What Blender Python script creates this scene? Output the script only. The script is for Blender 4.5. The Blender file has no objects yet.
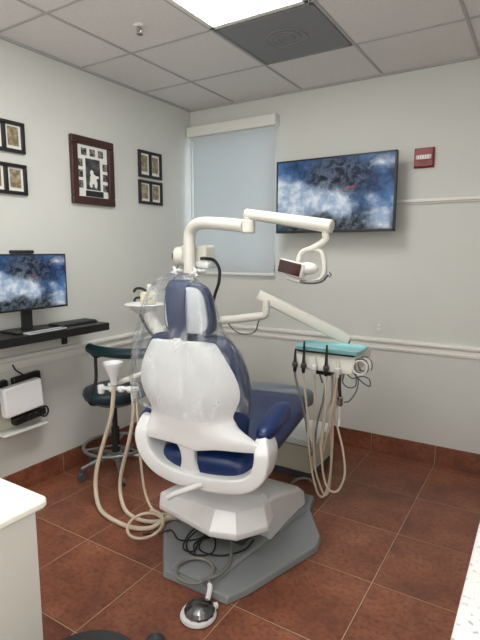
import bpy, bmesh, math, random
from mathutils import Vector, Matrix
random.seed(7)
R = math.radians
PI = math.pi
SC = bpy.context.scene
COL = SC.collection

# ------------------------------------------------------------------ materials
def lin(c):
    c = c / 255.0
    return c / 12.92 if c <= 0.04045 else ((c + 0.055) / 1.055) ** 2.4
def rgb(r, g, b): return (lin(r), lin(g), lin(b), 1.0)

def mat(name, col, rough=0.5, metal=0.0, spec=0.5, noise=0.0, nscale=20.0, bump=0.0, bscale=80.0, coat=0.0,
        emit=None, estr=0.0, trans=0.0, sss=0.0):
    m = bpy.data.materials.new(name); m.use_nodes = True
    nt = m.node_tree; b = nt.nodes['Principled BSDF']
    b.inputs['Base Color'].default_value = col
    b.inputs['Roughness'].default_value = rough
    b.inputs['Metallic'].default_value = metal
    b.inputs['Specular IOR Level'].default_value = spec
    b.inputs['Coat Weight'].default_value = coat
    b.inputs['Transmission Weight'].default_value = trans
    if emit:
        b.inputs['Emission Color'].default_value = emit
        b.inputs['Emission Strength'].default_value = estr
    tc = None
    if noise or bump:
        tc = nt.nodes.new('ShaderNodeTexCoord')
    if noise:
        n = nt.nodes.new('ShaderNodeTexNoise'); n.inputs['Scale'].default_value = nscale; n.inputs['Detail'].default_value = 5
        nt.links.new(tc.outputs['Object'], n.inputs['Vector'])
        r = nt.nodes.new('ShaderNodeValToRGB')
        a = [max(0, c * (1 - noise)) for c in col[:3]] + [1]
        d = [min(1, c * (1 + noise)) for c in col[:3]] + [1]
        r.color_ramp.elements[0].position = 0.3; r.color_ramp.elements[0].color = a
        r.color_ramp.elements[1].position = 0.7; r.color_ramp.elements[1].color = d
        nt.links.new(n.outputs['Fac'], r.inputs['Fac'])
        nt.links.new(r.outputs['Color'], b.inputs['Base Color'])
    if bump:
        n2 = nt.nodes.new('ShaderNodeTexNoise'); n2.inputs['Scale'].default_value = bscale; n2.inputs['Detail'].default_value = 3
        nt.links.new(tc.outputs['Object'], n2.inputs['Vector'])
        bp = nt.nodes.new('ShaderNodeBump'); bp.inputs['Strength'].default_value = bump; bp.inputs['Distance'].default_value = 0.01
        nt.links.new(n2.outputs['Fac'], bp.inputs['Height'])
        nt.links.new(bp.outputs['Normal'], b.inputs['Normal'])
    return m

def nd(nt, t, **kw):
    n = nt.nodes.new(t)
    for k, v in kw.items():
        if k in ('operation', 'data_type', 'blend_type', 'noise_dimensions', 'gradient_type', 'feature', 'wave_type'):
            setattr(n, k, v)
    return n
def mth(nt, op, a, b=None, clamp=False):
    n = nt.nodes.new('ShaderNodeMath'); n.operation = op; n.use_clamp = clamp
    for i, v in enumerate((a, b)):
        if v is None: continue
        if isinstance(v, (int, float)): n.inputs[i].default_value = v
        else: nt.links.new(v, n.inputs[i])
    return n.outputs[0]
def mixc(nt, f, a, b, blend='MIX'):
    n = nt.nodes.new('ShaderNodeMix'); n.data_type = 'RGBA'; n.blend_type = blend
    for s, v in ((n.inputs[0], f), (n.inputs[6], a), (n.inputs[7], b)):
        if isinstance(v, (int, float)): s.default_value = v
        elif isinstance(v, tuple): s.default_value = v
        else: nt.links.new(v, s)
    return n.outputs[2]

def tile_floor_mat():
    m = bpy.data.materials.new('terracotta_tile'); m.use_nodes = True
    nt = m.node_tree; b = nt.nodes['Principled BSDF']
    geo = nt.nodes.new('ShaderNodeNewGeometry'); sep = nt.nodes.new('ShaderNodeSeparateXYZ')
    nt.links.new(geo.outputs['Position'], sep.inputs[0])
    T = 0.467
    ux = mth(nt, 'DIVIDE', mth(nt, 'SUBTRACT', sep.outputs[0], 0.322), T)
    uy = mth(nt, 'DIVIDE', mth(nt, 'ADD', sep.outputs[1], 1.982), T)
    uz = mth(nt, 'DIVIDE', mth(nt, 'SUBTRACT', sep.outputs[2], 0.136), 10.0)
    def edge(u):
        f = mth(nt, 'FRACT', u)
        return mth(nt, 'MINIMUM', f, mth(nt, 'SUBTRACT', 1.0, f))
    e = mth(nt, 'MINIMUM', edge(ux), edge(uy))
    grout = mth(nt, 'LESS_THAN', e, 0.006)
    comb = nt.nodes.new('ShaderNodeCombineXYZ')
    nt.links.new(mth(nt, 'FLOOR', ux), comb.inputs[0]); nt.links.new(mth(nt, 'FLOOR', uy), comb.inputs[1])
    wn = nt.nodes.new('ShaderNodeTexWhiteNoise'); nt.links.new(comb.outputs[0], wn.inputs[0])
    n1 = nt.nodes.new('ShaderNodeTexNoise'); n1.inputs['Scale'].default_value = 5.0; n1.inputs['Detail'].default_value = 8; n1.inputs['Roughness'].default_value = 0.65
    va = nt.nodes.new('ShaderNodeVectorMath'); va.operation = 'MULTIPLY_ADD'
    nt.links.new(wn.outputs['Color'], va.inputs[0]); va.inputs[1].default_value = (9, 9, 9); nt.links.new(geo.outputs['Position'], va.inputs[2])
    nt.links.new(va.outputs[0], n1.inputs['Vector'])
    r = nt.nodes.new('ShaderNodeValToRGB')
    el = r.color_ramp.elements
    el[0].position = 0.28; el[0].color = rgb(104, 62, 46)
    el[1].position = 0.75; el[1].color = rgb(166, 108, 80)
    x = el.new(0.5); x.color = rgb(137, 83, 61)
    nt.links.new(n1.outputs['Fac'], r.inputs['Fac'])
    n3 = nt.nodes.new('ShaderNodeTexNoise'); n3.inputs['Scale'].default_value = 48.0; n3.inputs['Detail'].default_value = 4
    nt.links.new(geo.outputs['Position'], n3.inputs['Vector'])
    spk = mixc(nt, mth(nt, 'MULTIPLY', mth(nt, 'SUBTRACT', n3.outputs['Fac'], 0.45, True), 2.6, True), r.outputs['Color'], rgb(90, 50, 40))
    var = mixc(nt, mth(nt, 'MULTIPLY', wn.outputs['Value'], 0.28), spk, rgb(104, 58, 46))
    grout_shade = mth(nt, 'LESS_THAN', e, 0.011)  # thin shadow along the grout, painted into the tile colour
    c = mixc(nt, grout, mixc(nt, mth(nt, 'MULTIPLY', grout_shade, 0.75), var, rgb(52, 30, 24)), rgb(176, 138, 112))
    nt.links.new(c, b.inputs['Base Color'])
    rr = mth(nt, 'ADD', mth(nt, 'MULTIPLY', grout, 0.4), 0.36)
    nt.links.new(rr, b.inputs['Roughness'])
    h = mth(nt, 'ADD', mth(nt, 'MULTIPLY', mth(nt, 'MINIMUM', e, 0.012), 60.0), mth(nt, 'MULTIPLY', n1.outputs['Fac'], 0.35))
    bp = nt.nodes.new('ShaderNodeBump'); bp.inputs['Strength'].default_value = 0.25; bp.inputs['Distance'].default_value = 0.004
    nt.links.new(h, bp.inputs['Height']); nt.links.new(bp.outputs['Normal'], b.inputs['Normal'])
    return m

def sky_picture_mat(name, axis, lo, hi, zlo, zhi, strength):
    """clouds over dark mountains, as shown on both screens; lies flat on the screen's own surface"""
    m = bpy.data.materials.new(name); m.use_nodes = True
    nt = m.node_tree; b = nt.nodes['Principled BSDF']
    tc = nt.nodes.new('ShaderNodeTexCoord'); sep = nt.nodes.new('ShaderNodeSeparateXYZ')
    nt.links.new(tc.outputs['Object'], sep.inputs[0])
    u = mth(nt, 'DIVIDE', mth(nt, 'SUBTRACT', sep.outputs[axis], lo), hi - lo)
    v = mth(nt, 'DIVIDE', mth(nt, 'SUBTRACT', sep.outputs[2], zlo), zhi - zlo)
    cb = nt.nodes.new('ShaderNodeCombineXYZ'); nt.links.new(mth(nt, 'MULTIPLY', u, 1.75), cb.inputs[0]); nt.links.new(v, cb.inputs[1])
    def noise(sc, det, rough=0.55, off=0.0, dist=0.0):
        mp = nt.nodes.new('ShaderNodeMapping'); mp.inputs['Location'].default_value = (off, off * 0.7, off * 0.3)
        nt.links.new(cb.outputs[0], mp.inputs[0])
        n = nt.nodes.new('ShaderNodeTexNoise'); n.inputs['Scale'].default_value = sc; n.inputs['Detail'].default_value = det
        n.inputs['Roughness'].default_value = rough; n.inputs['Distortion'].default_value = dist
        nt.links.new(mp.outputs[0], n.inputs['Vector']); return n.outputs['Fac']
    def ss(x, a, bb):
        n = nt.nodes.new('ShaderNodeMapRange'); n.interpolation_type = 'SMOOTHSTEP'
        nt.links.new(x, n.inputs[0]); n.inputs[1].default_value = a; n.inputs[2].default_value = bb; return n.outputs[0]
    def blob(cu, cv, ru, rv):
        du = mth(nt, 'DIVIDE', mth(nt, 'SUBTRACT', u, cu), ru); dv = mth(nt, 'DIVIDE', mth(nt, 'SUBTRACT', v, cv), rv)
        d = mth(nt, 'SQRT', mth(nt, 'ADD', mth(nt, 'MULTIPLY', du, du), mth(nt, 'MULTIPLY', dv, dv)))
        return mth(nt, 'SUBTRACT', 1.0, d, True)
    base = mixc(nt, ss(noise(3.0, 6, 0.6, 3.1), 0.35, 0.65), rgb(24, 44, 80), rgb(74, 112, 160))
    # mountain ridges, dark
    mt = mth(nt, 'MULTIPLY', blob(0.52, 0.72, 0.36, 0.42), 2.0, True)
    rock = mixc(nt, ss(noise(9.0, 8, 0.7, 8.0, 0.6), 0.42, 0.6), rgb(22, 30, 48), rgb(86, 98, 118))
    c1 = mixc(nt, mt, base, rock)
    dk = mth(nt, 'MULTIPLY', blob(0.45, 0.05, 0.75, 0.34), 1.7, True)
    c2 = mixc(nt, dk, c1, mixc(nt, ss(noise(12.0, 8, 0.7, 5.0), 0.4, 0.62), rgb(20, 26, 34), rgb(94, 104, 112)))
    # cloud bank
    bank = mth(nt, 'ADD', mth(nt, 'MULTIPLY', blob(0.4, 0.4, 0.52, 0.38), 1.5), mth(nt, 'MULTIPLY', blob(0.05, 0.55, 0.3, 0.5), 1.0))
    bank = mth(nt, 'ADD', bank, mth(nt, 'MULTIPLY', blob(0.93, 0.18, 0.2, 0.4), 1.2))
    bank = mth(nt, 'ADD', bank, mth(nt, 'MULTIPLY', blob(0.9, 0.88, 0.2, 0.2), 1.1))
    cl = ss(mth(nt, 'ADD', mth(nt, 'MULTIPLY', bank, 0.36), mth(nt, 'SUBTRACT', noise(2.6, 8, 0.55, 1.7, 0.5), 0.32)), 0.30, 0.60)
    tint = mixc(nt, ss(noise(7.0, 6, 0.6, 6.2), 0.35, 0.7), rgb(150, 172, 198), rgb(228, 235, 242))
    c3 = mixc(nt, cl, c2, tint)
    b.inputs['Base Color'].default_value = (0.004, 0.004, 0.005, 1); b.inputs['Roughness'].default_value = 0.3; b.inputs['Specular IOR Level'].default_value = 0.2
    nt.links.new(c3, b.inputs['Emission Color']); b.inputs['Emission Strength'].default_value = strength
    return m

def plastic_film_mat():
    m = bpy.data.materials.new('clear_plastic_film'); m.use_nodes = True
    nt = m.node_tree
    for n in list(nt.nodes): nt.nodes.remove(n)
    out = nt.nodes.new('ShaderNodeOutputMaterial')
    tr = nt.nodes.new('ShaderNodeBsdfTransparent'); tr.inputs[0].default_value = (0.97, 0.98, 0.99, 1)
    gl = nt.nodes.new('ShaderNodeBsdfGlossy'); gl.inputs['Roughness'].default_value = 0.12; gl.inputs[0].default_value = (1, 1, 1, 1)
    df = nt.nodes.new('ShaderNodeBsdfDiffuse'); df.inputs[0].default_value = (0.85, 0.88, 0.9, 1)
    tc = nt.nodes.new('ShaderNodeTexCoord')
    mp = nt.nodes.new('ShaderNodeMapping'); mp.inputs['Scale'].default_value = (1.0, 1.0, 0.38); mp.inputs['Rotation'].default_value = (0.3, 0.5, 0)
    nt.links.new(tc.outputs['Object'], mp.inputs[0])
    n1 = nt.nodes.new('ShaderNodeTexNoise'); n1.inputs['Scale'].default_value = 13; n1.inputs['Detail'].default_value = 2.5; n1.inputs['Distortion'].default_value = 1.2
    nt.links.new(mp.outputs[0], n1.inputs['Vector'])
    bp = nt.nodes.new('ShaderNodeBump'); bp.inputs['Strength'].default_value = 1.0; bp.inputs['Distance'].default_value = 0.03
    nt.links.new(n1.outputs['Fac'], bp.inputs['Height'])
    nt.links.new(bp.outputs['Normal'], gl.inputs['Normal'])
    # shine and haze on the film's folds, painted in as diffuse white
    cre = mth(nt, 'POWER', mth(nt, 'DIVIDE', mth(nt, 'SUBTRACT', n1.outputs['Fac'], 0.48, True), 0.25, True), 1.5)
    mx1 = nt.nodes.new('ShaderNodeMixShader'); nt.links.new(mth(nt, 'ADD', mth(nt, 'MULTIPLY', cre, 0.44), 0.035), mx1.inputs[0])
    nt.links.new(tr.outputs[0], mx1.inputs[1]); nt.links.new(df.outputs[0], mx1.inputs[2])
    lw = nt.nodes.new('ShaderNodeFresnel'); lw.inputs[0].default_value = 1.25; nt.links.new(bp.outputs['Normal'], lw.inputs['Normal'])
    mx2 = nt.nodes.new('ShaderNodeMixShader'); nt.links.new(mth(nt, 'MULTIPLY', lw.outputs[0], 0.5, True), mx2.inputs[0])
    nt.links.new(mx1.outputs[0], mx2.inputs[1]); nt.links.new(gl.outputs[0], mx2.inputs[2])
    nt.links.new(mx2.outputs[0], out.inputs[0])
    return m

def blind_mat():
    m = bpy.data.materials.new('blind_fabric'); m.use_nodes = True
    nt = m.node_tree
    for n in list(nt.nodes): nt.nodes.remove(n)
    out = nt.nodes.new('ShaderNodeOutputMaterial')
    d = nt.nodes.new('ShaderNodeBsdfDiffuse'); d.inputs[0].default_value = rgb(214, 218, 220)
    t = nt.nodes.new('ShaderNodeBsdfTranslucent'); t.inputs[0].default_value = rgb(206, 216, 219)
    mx = nt.nodes.new('ShaderNodeMixShader'); mx.inputs[0].default_value = 0.3
    nt.links.new(d.outputs[0], mx.inputs[1]); nt.links.new(t.outputs[0], mx.inputs[2]); nt.links.new(mx.outputs[0], out.inputs[0])
    return m

def photo_mat(name, dark, light, scale, seed):
    m = bpy.data.materials.new(name); m.use_nodes = True
    nt = m.node_tree; b = nt.nodes['Principled BSDF']
    tc = nt.nodes.new('ShaderNodeTexCoord'); mp = nt.nodes.new('ShaderNodeMapping'); mp.inputs['Location'].default_value = (seed, seed * 1.7, seed * 0.4)
    nt.links.new(tc.outputs['Object'], mp.inputs[0])
    n = nt.nodes.new('ShaderNodeTexNoise'); n.inputs['Scale'].default_value = scale; n.inputs['Detail'].default_value = 4
    nt.links.new(mp.outputs[0], n.inputs['Vector'])
    r = nt.nodes.new('ShaderNodeValToRGB'); r.color_ramp.elements[0].position = 0.42; r.color_ramp.elements[0].color = dark
    r.color_ramp.elements[1].position = 0.66; r.color_ramp.elements[1].color = light
    nt.links.new(n.outputs['Fac'], r.inputs['Fac']); nt.links.new(r.outputs['Color'], b.inputs['Base Color'])
    b.inputs['Roughness'].default_value = 0.3
    return m

M = {}
M['wall'] = mat('painted_wall', rgb(208, 209, 204), 0.7, noise=0.015, nscale=3, bump=0.06, bscale=140)
M['ceil'] = mat('ceiling_tile', rgb(222, 219, 217), 0.9, noise=0.05, nscale=90, bump=0.2, bscale=200)
M['grid'] = mat('ceiling_grid', rgb(176, 175, 173), 0.6)
M['trim'] = mat('white_trim', rgb(226, 225, 219), 0.45)
M['floor'] = tile_floor_mat()
M['white'] = mat('white_shell', rgb(232, 233, 234), 0.32, coat=0.2)
M['offwhite'] = mat('ivory_plastic', rgb(214, 212, 203), 0.38, noise=0.03, nscale=5)
M['cream'] = mat('cream_plastic', rgb(224, 216, 186), 0.4)
M['beige'] = mat('beige_steel', rgb(198, 194, 178), 0.5, noise=0.04, nscale=4)
M['blue'] = mat('blue_vinyl', rgb(13, 38, 88), 0.36, noise=0.12, nscale=9, bump=0.05, bscale=220)
M['navy'] = mat('navy_vinyl', rgb(20, 40, 80), 0.42)
M['grey'] = mat('grey_base', rgb(138, 142, 144), 0.5, noise=0.04, nscale=8)
M['dgrey'] = mat('dark_grey_rubber', rgb(72, 74, 76), 0.6)
M['black'] = mat('black_plastic', rgb(20, 20, 22), 0.4)
M['blackm'] = mat('black_matte', rgb(27, 28, 31), 0.65)
M['teal'] = mat('dark_teal_vinyl', rgb(14, 44, 52), 0.35, noise=0.1, nscale=10)
M['tray'] = mat('turquoise_tray', rgb(142, 200, 204), 0.35, noise=0.05, nscale=14)
M['hose'] = mat('tan_hose', rgb(202, 188, 168), 0.45)
M['ghose'] = mat('grey_hose', rgb(128, 127, 122), 0.45)
M['chrome'] = mat('chrome', rgb(200, 200, 202), 0.16, metal=1.0)
M['dome'] = mat('dull_chrome', rgb(120, 120, 122), 0.22, metal=1.0)
M['steel'] = mat('grey_steel', rgb(140, 142, 142), 0.35, metal=0.7)
M['counter'] = mat('cream_countertop', rgb(238, 236, 224), 0.3, noise=0.02, nscale=30)
M['cab'] = mat('cabinet_laminate', rgb(206, 202, 194), 0.5)
M['brownframe'] = mat('brown_wood_frame', rgb(62, 34, 30), 0.4, noise=0.2, nscale=18)
M['blackframe'] = mat('black_wood_frame', rgb(24, 22, 25), 0.4)
M['matboard'] = mat('white_matboard', rgb(228, 227, 222), 0.8)
M['plaque'] = mat('dark_plaque', rgb(34, 38, 36), 0.3)
M['red'] = mat('red_plastic', rgb(132, 32, 40), 0.4)
M['redcanopy'] = mat('red_picture', rgb(120, 24, 22), 0.6, emit=rgb(150, 32, 28), estr=0.8)
M['darkpic'] = mat('dark_picture', rgb(20, 20, 24), 0.6)
M['vent'] = mat('vent_grey', rgb(128, 130, 133), 0.7, noise=0.18, nscale=260)
M['light'] = mat('light_diffuser', rgb(250, 250, 248), 0.6, emit=(1.0, 0.985, 0.955, 1), estr=15.0)
M['film'] = plastic_film_mat()
M['blind'] = blind_mat()
M['toefilm'] = mat('grey_toe_vinyl', rgb(120, 128, 138), 0.3)
M['lampglass'] = mat('dark_red_lamp_glass', rgb(58, 26, 26), 0.12)
M['lensclear'] = mat('clear_lens', rgb(222, 220, 214), 0.2)
M['glass'] = mat('window_glass', rgb(240, 245, 250), 0.02, trans=1.0)
# speckled stone for the right-hand counter
M['speckle'] = photo_mat('speckled_stone', rgb(232, 232, 230), rgb(240, 240, 238), 90, 3)
nt = M['speckle'].node_tree
rp = [n for n in nt.nodes if n.type == 'VALTORGB'][0]
rp.color_ramp.elements[0].position = 0.30; rp.color_ramp.elements[0].color = rgb(176, 178, 178)
rp.color_ramp.elements[1].position = 0.42; rp.color_ramp.elements[1].color = rgb(238, 239, 238)

# ------------------------------------------------------------------ mesh helpers
def V3(p): return Vector(p)
def add_box(bm, c, s, rot=None):
    vs = []
    for dx in (-.5, .5):
        for dy in (-.5, .5):
            for dz in (-.5, .5):
                p = Vector((dx * s[0], dy * s[1], dz * s[2]))
                if rot is not None: p = rot @ p
                vs.append(bm.verts.new(p + Vector(c)))
    for f in ((0, 1, 3, 2), (4, 6, 7, 5), (0, 4, 5, 1), (2, 3, 7, 6), (0, 2, 6, 4), (1, 5, 7, 3)):
        bm.faces.new([vs[i] for i in f])
def bx(bm, x0, x1, y0, y1, z0, z1):
    add_box(bm, ((x0 + x1) / 2, (y0 + y1) / 2, (z0 + z1) / 2), (abs(x1 - x0), abs(y1 - y0), abs(z1 - z0)))
def loft(bm, rings, cap=True, closed=True):
    rows = [[bm.verts.new(p) for p in r] for r in rings]
    n = len(rows[0])
    for a, b in zip(rows, rows[1:]):
        for i in range(n if closed else n - 1):
            j = (i + 1) % n
            bm.faces.new((a[i], a[j], b[j], b[i]))
    if cap and closed:
        bm.faces.new(list(reversed(rows[0]))); bm.faces.new(rows[-1])
    return rows
def frame_of(d):
    d = d.normalized()
    up = Vector((0, 0, 1)) if abs(d.z) < 0.95 else Vector((1, 0, 0))
    x = d.cross(up).normalized(); y = x.cross(d).normalized()
    return x, y
def catmull(pts, n=8):
    P = [Vector(p) for p in pts]
    if len(P) < 3: return P
    P = [P[0] * 2 - P[1]] + P + [P[-1] * 2 - P[-2]]
    out = []
    for i in range(1, len(P) - 2):
        a, b, c, d = P[i - 1], P[i], P[i + 1], P[i + 2]
        for k in range(n):
            t = k / n
            out.append(0.5 * ((2 * b) + (c - a) * t + (2 * a - 5 * b + 4 * c - d) * t * t + (3 * b - a - 3 * c + d) * t ** 3))
    out.append(P[-2]); return out
def tube(bm, pts, r, seg=10, smooth=True, n=8, squash=None):
    P = catmull(pts, n) if smooth and len(pts) > 2 else [Vector(p) for p in pts]
    rings = []; x = None
    for i, p in enumerate(P):
        d = (P[min(i + 1, len(P) - 1)] - P[max(i - 1, 0)])
        if d.length < 1e-9: d = Vector((0, 0, 1))
        d.normalize()
        if x is None: x, y = frame_of(d)
        else:
            x = (x - d * x.dot(d)).normalized(); y = x.cross(d)
        rr = r(i / max(1, len(P) - 1)) if callable(r) else r
        sx, sy = squash or (1, 1)
        rings.append([p + x * (math.cos(2 * PI * k / seg) * rr * sx) + y * (math.sin(2 * PI * k / seg) * rr * sy) for k in range(seg)])
    loft(bm, rings)
def cyl(bm, p0, p1, r0, r1=None, seg=20):
    p0, p1 = Vector(p0), Vector(p1); r1 = r0 if r1 is None else r1
    x, y = frame_of(p1 - p0)
    loft(bm, [[p + x * (math.cos(2 * PI * k / seg) * r) + y * (math.sin(2 * PI * k / seg) * r) for k in range(seg)] for p, r in ((p0, r0), (p1, r1))])
def lathe(bm, prof, c=(0, 0, 0), axis=(0, 0, 1), seg=28):
    c = Vector(c); a = Vector(axis).normalized(); x, y = frame_of(a)
    loft(bm, [[c + a * h + x * (math.cos(2 * PI * k / seg) * max(r, 1e-4)) + y * (math.sin(2 * PI * k / seg) * max(r, 1e-4)) for k in range(seg)] for r, h in prof])
def prism(bm, poly, z0, z1, inset=0.0):
    c = Vector((sum(p[0] for p in poly) / len(poly), sum(p[1] for p in poly) / len(poly)))
    up = []
    for p in poly:
        v = Vector(p[:2]); d = (c - v); up.append(v + d.normalized() * inset if inset else v)
    loft(bm, [[Vector((p[0], p[1], z0)) for p in poly], [Vector((p.x, p.y, z1)) for p in up]])
def torus(bm, c, R_, r, axis=(0, 0, 1), seg=40, s2=10, a0=0, a1=2 * PI):
    c = Vector(c); x, y = frame_of(Vector(axis)); a = Vector(axis).normalized()
    full = abs(a1 - a0 - 2 * PI) < 1e-6
    n = seg if full else seg + 1
    rings = []
    for i in range(n):
        t = a0 + (a1 - a0) * i / seg
        d = x * math.cos(t) + y * math.sin(t)
        rings.append([c + d * R_ + (d * math.cos(2 * PI * k / s2) + a * math.sin(2 * PI * k / s2)) * r for k in range(s2)])
    if full: rings.append(rings[0][:])
    loft(bm, rings, cap=not full)
    if full: bmesh.ops.remove_doubles(bm, verts=bm.verts, dist=1e-6)
def sphere(bm, c, r, s=(1, 1, 1), seg=20):
    m = Matrix.Translation(Vector(c)) @ Matrix.Diagonal((r * s[0], r * s[1], r * s[2], 1))
    bmesh.ops.create_uvsphere(bm, u_segments=seg, v_segments=seg // 2, radius=1, matrix=m)
def superring(c, x, y, hx, hy, e=3.0, n=28):
    out = []
    for k in range(n):
        t = 2 * PI * k / n; ct, st = math.cos(t), math.sin(t)
        out.append(Vector(c) + x * (math.copysign(abs(ct) ** (2 / e), ct) * hx) + y * (math.copysign(abs(st) ** (2 / e), st) * hy))
    return out

def obj(name, bm, m, parent=None, bevel=0.0, bseg=2, sub=0, smooth=True, angle=40, world=False, solid=0.0):
    bmesh.ops.recalc_face_normals(bm, faces=bm.faces)
    me = bpy.data.meshes.new(name)
    if world and parent is not None:
        bm.transform(parent.matrix_basis.inverted())
    bm.to_mesh(me); bm.free()
    me.materials.append(m)
    if smooth:
        me.polygons.foreach_set('use_smooth', [True] * len(me.polygons))
        if not sub: me.set_sharp_from_angle(angle=R(angle))
    o = bpy.data.objects.new(name, me); COL.objects.link(o)
    if parent is not None: o.parent = parent
    if solid:
        s = o.modifiers.new('solid', 'SOLIDIFY'); s.thickness = solid; s.offset = 0
    if bevel:
        b = o.modifiers.new('bevel', 'BEVEL'); b.width = bevel; b.segments = bseg; b.limit_method = 'ANGLE'; b.angle_limit = R(35); b.harden_normals = False
    if sub:
        s = o.modifiers.new('sub', 'SUBSURF'); s.levels = sub; s.render_levels = sub
    return o
def B(): return bmesh.new()
def tag(o, label, cat, group=None, kind=None):
    o['label'] = label; o['category'] = cat
    if group: o['group'] = group
    if kind: o['kind'] = kind
    return o
def thing(name, label, cat, loc=(0, 0, 0), rz=0.0, group=None):
    o = bpy.data.objects.new(name, None); COL.objects.link(o)
    o.location = loc; o.rotation_euler = (0, 0, rz)
    o.matrix_basis = Matrix.Translation(loc) @ Matrix.Rotation(rz, 4, 'Z')
    o.empty_display_size = 0.1
    return tag(o, label, cat, group)
def struct(name, bm, m, **kw):
    o = obj(name, bm, m, **kw); o['kind'] = 'structure'; return o
def wp(name, bm, m, parent, **kw):      # part whose shape was given in room coordinates
    return obj(name, bm, m, parent, world=True, **kw)

# ------------------------------------------------------------------ camera
cam_d = bpy.data.cameras.new('camera'); cam = bpy.data.objects.new('camera', cam_d); COL.objects.link(cam)
cam_d.sensor_fit = 'AUTO'; cam_d.sensor_width = 36.0; cam_d.lens = 488.0 / 640.0 * 36.0
cam.location = (2.769, -3.610, 1.533)
cam.rotation_euler = (R(90 - 8.048), 0, R(31.919))
cam_d.clip_start = 0.02
SC.camera = cam

# ------------------------------------------------------------------ room
H = 2.758; RX = 3.35; RY = -5.4
bm = B(); bx(bm, -0.1, RX + .1, RY - .1, .1, -.1, 0); struct('floor', bm, M['floor'], smooth=False)
bm = B(); bx(bm, -0.1, RX + .1, RY - .1, .1, H, H + .1); struct('ceiling', bm, M['ceil'], smooth=False)
bm = B(); bx(bm, -.1, 0, RY, .1, 0, H); struct('wall_left', bm, M['wall'], smooth=False)
WX0, WX1, WZ0, WZ1 = 0.018, 0.86, 1.36, 2.50
bm = B()
bx(bm, 0, WX0, 0, .1, 0, H); bx(bm, WX1, RX, 0, .1, 0, H); bx(bm, WX0, WX1, 0, .1, 0, WZ0); bx(bm, WX0, WX1, 0, .1, WZ1, H)
struct('wall_back', bm, M['wall'], smooth=False)
bm = B(); bx(bm, RX, RX + .1, RY, .1, 0, H); struct('wall_right', bm, M['wall'], smooth=False)
bm = B(); bx(bm, -.1, RX + .1, RY - .1, RY, 0, H); struct('wall_front', bm, M['wall'], smooth=False)
# window behind the blind
bm = B()
for x in (WX0 + .02, WX1 - .02, (WX0 + WX1) / 2): bx(bm, x - .02, x + .02, .05, .09, WZ0, WZ1)
for z in (WZ0 + .02, WZ1 - .02): bx(bm, WX0, WX1, .05, .09, z - .02, z + .02)
wf = struct('window_1', bm, M['trim'], bevel=.003)
bm = B(); bx(bm, WX0 + .03, WX1 - .03, .068, .072, WZ0 + .03, WZ1 - .03); obj('window_pane', bm, M['glass'], wf, smooth=False)

# ceiling T-bar grid
bm = B()
gx = [0.472 + .6155 * k for k in range(5)]; gy = [-0.60 - .6125 * k for k in range(8)]
for x in gx: bx(bm, x - .008, x + .008, RY, 0, H - .006, H - .0005)
for y in gy: bx(bm, 0, RX, y - .008, y + .008, H - .0055, H - .0005)
bx(bm, 0, .02, RY, 0, H - .012, H - .0005); bx(bm, 0, RX, -.02, 0, H - .012, H - .0005)
struct('trim_1', bm, M['grid'], smooth=False)

# chair rails, moulded profile
def rail(axis):
    prof = [(0, .803), (.012, .806), (.014, .822), (.008, .828), (.008, .85), (.02, .858), (.024, .872), (.02, .884), (.008, .889), (0, .89)]
    bm = B()
    if axis == 'y': rings = [[Vector((p[0], y, p[1])) for p in prof] for y in (RY, 0)]
    else: rings = [[Vector((x, -p[0], p[1])) for p in prof] for x in (0, RX)]
    loft(bm, rings); return bm
struct('trim_2', rail('y'), M['trim'], angle=25); struct('trim_3', rail('x'), M['trim'], angle=25)
bm = B(); bx(bm, 0, .012, RY, 0, 0, .138); struct('baseboard_left', bm, M['floor'], bevel=.002, smooth=False)
bm = B(); bx(bm, 0, RX, -.012, 0, 0, .14); struct('baseboard_back', bm, M['floor'], bevel=.002, smooth=False)

# cable raceway on the wall, from the television to the right
t = thing('cable_raceway', 'thin horizontal white cable channel on the wall right of the television', 'cable channel', (1.8, 0, 1.87))
bm = B(); bx(bm, 1.70, RX - .01, -.026, -.0005, 1.868, 1.892); wp('cover_strip', bm, M['trim'], t, bevel=.004)
bm = B(); bx(bm, 1.70, RX - .01, -.014, -.0005, 1.856, 1.868); wp('backing_strip', bm, M['cab'], t)

# roller blind
t = thing('roller_blind', 'pale grey-blue roller blind pulled down over the window', 'blind', (.45, 0, 1.33))
bm = B(); bx(bm, .055, .872, -.037, -.035, 1.345, 2.53); wp('blind_fabric', bm, M['blind'], t, smooth=False)
bm = B(); bx(bm, .012, .892, -.075, -.002, 2.515, 2.60); hr = wp('headrail', bm, M['trim'], t, bevel=.006)
bm = B(); bx(bm, .03, .874, -.045, -.027, 1.328, 1.35); wp('bottom_bar', bm, M['trim'], t, bevel=.004)
bm = B(); tube(bm, [(.884, -.045, 2.52), (.884, -.045, 1.75)], .0015, 6)
for k in range(38): sphere(bm, (.884, -.045, 2.505 - k * .02), .005, (1, 1, 1), 8)
wp('pull_chain', bm, M['white'], t)

# light panels
def light_panel(x, y0, y1, label):
    t = thing('ceiling_light', label, 'ceiling light', (x, (y0 + y1) / 2, H))
    x0, x1 = x - .295, x + .295
    bm = B()
    for a, b_, c, d in ((x0, x1, y0, y0 + .03), (x0, x1, y1 - .03, y1), (x0, x0 + .03, y0, y1), (x1 - .03, x1, y0, y1)): bx(bm, a, b_, c, d, H - .014, H - .001)
    wp('frame', bm, M['trim'], t, bevel=.003)
    bm = B(); bx(bm, x0 + .028, x1 - .028, y0 + .028, y1 - .028, H - .009, H - .004); wp('diffuser', bm, M['light'], t, smooth=False)
light_panel(1.395, -2.43, -1.225, 'bright rectangular light panel set in the ceiling beside the dark vent')
light_panel(1.395, -4.88, -3.675, 'bright rectangular light panel in the ceiling above the counters')
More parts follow.
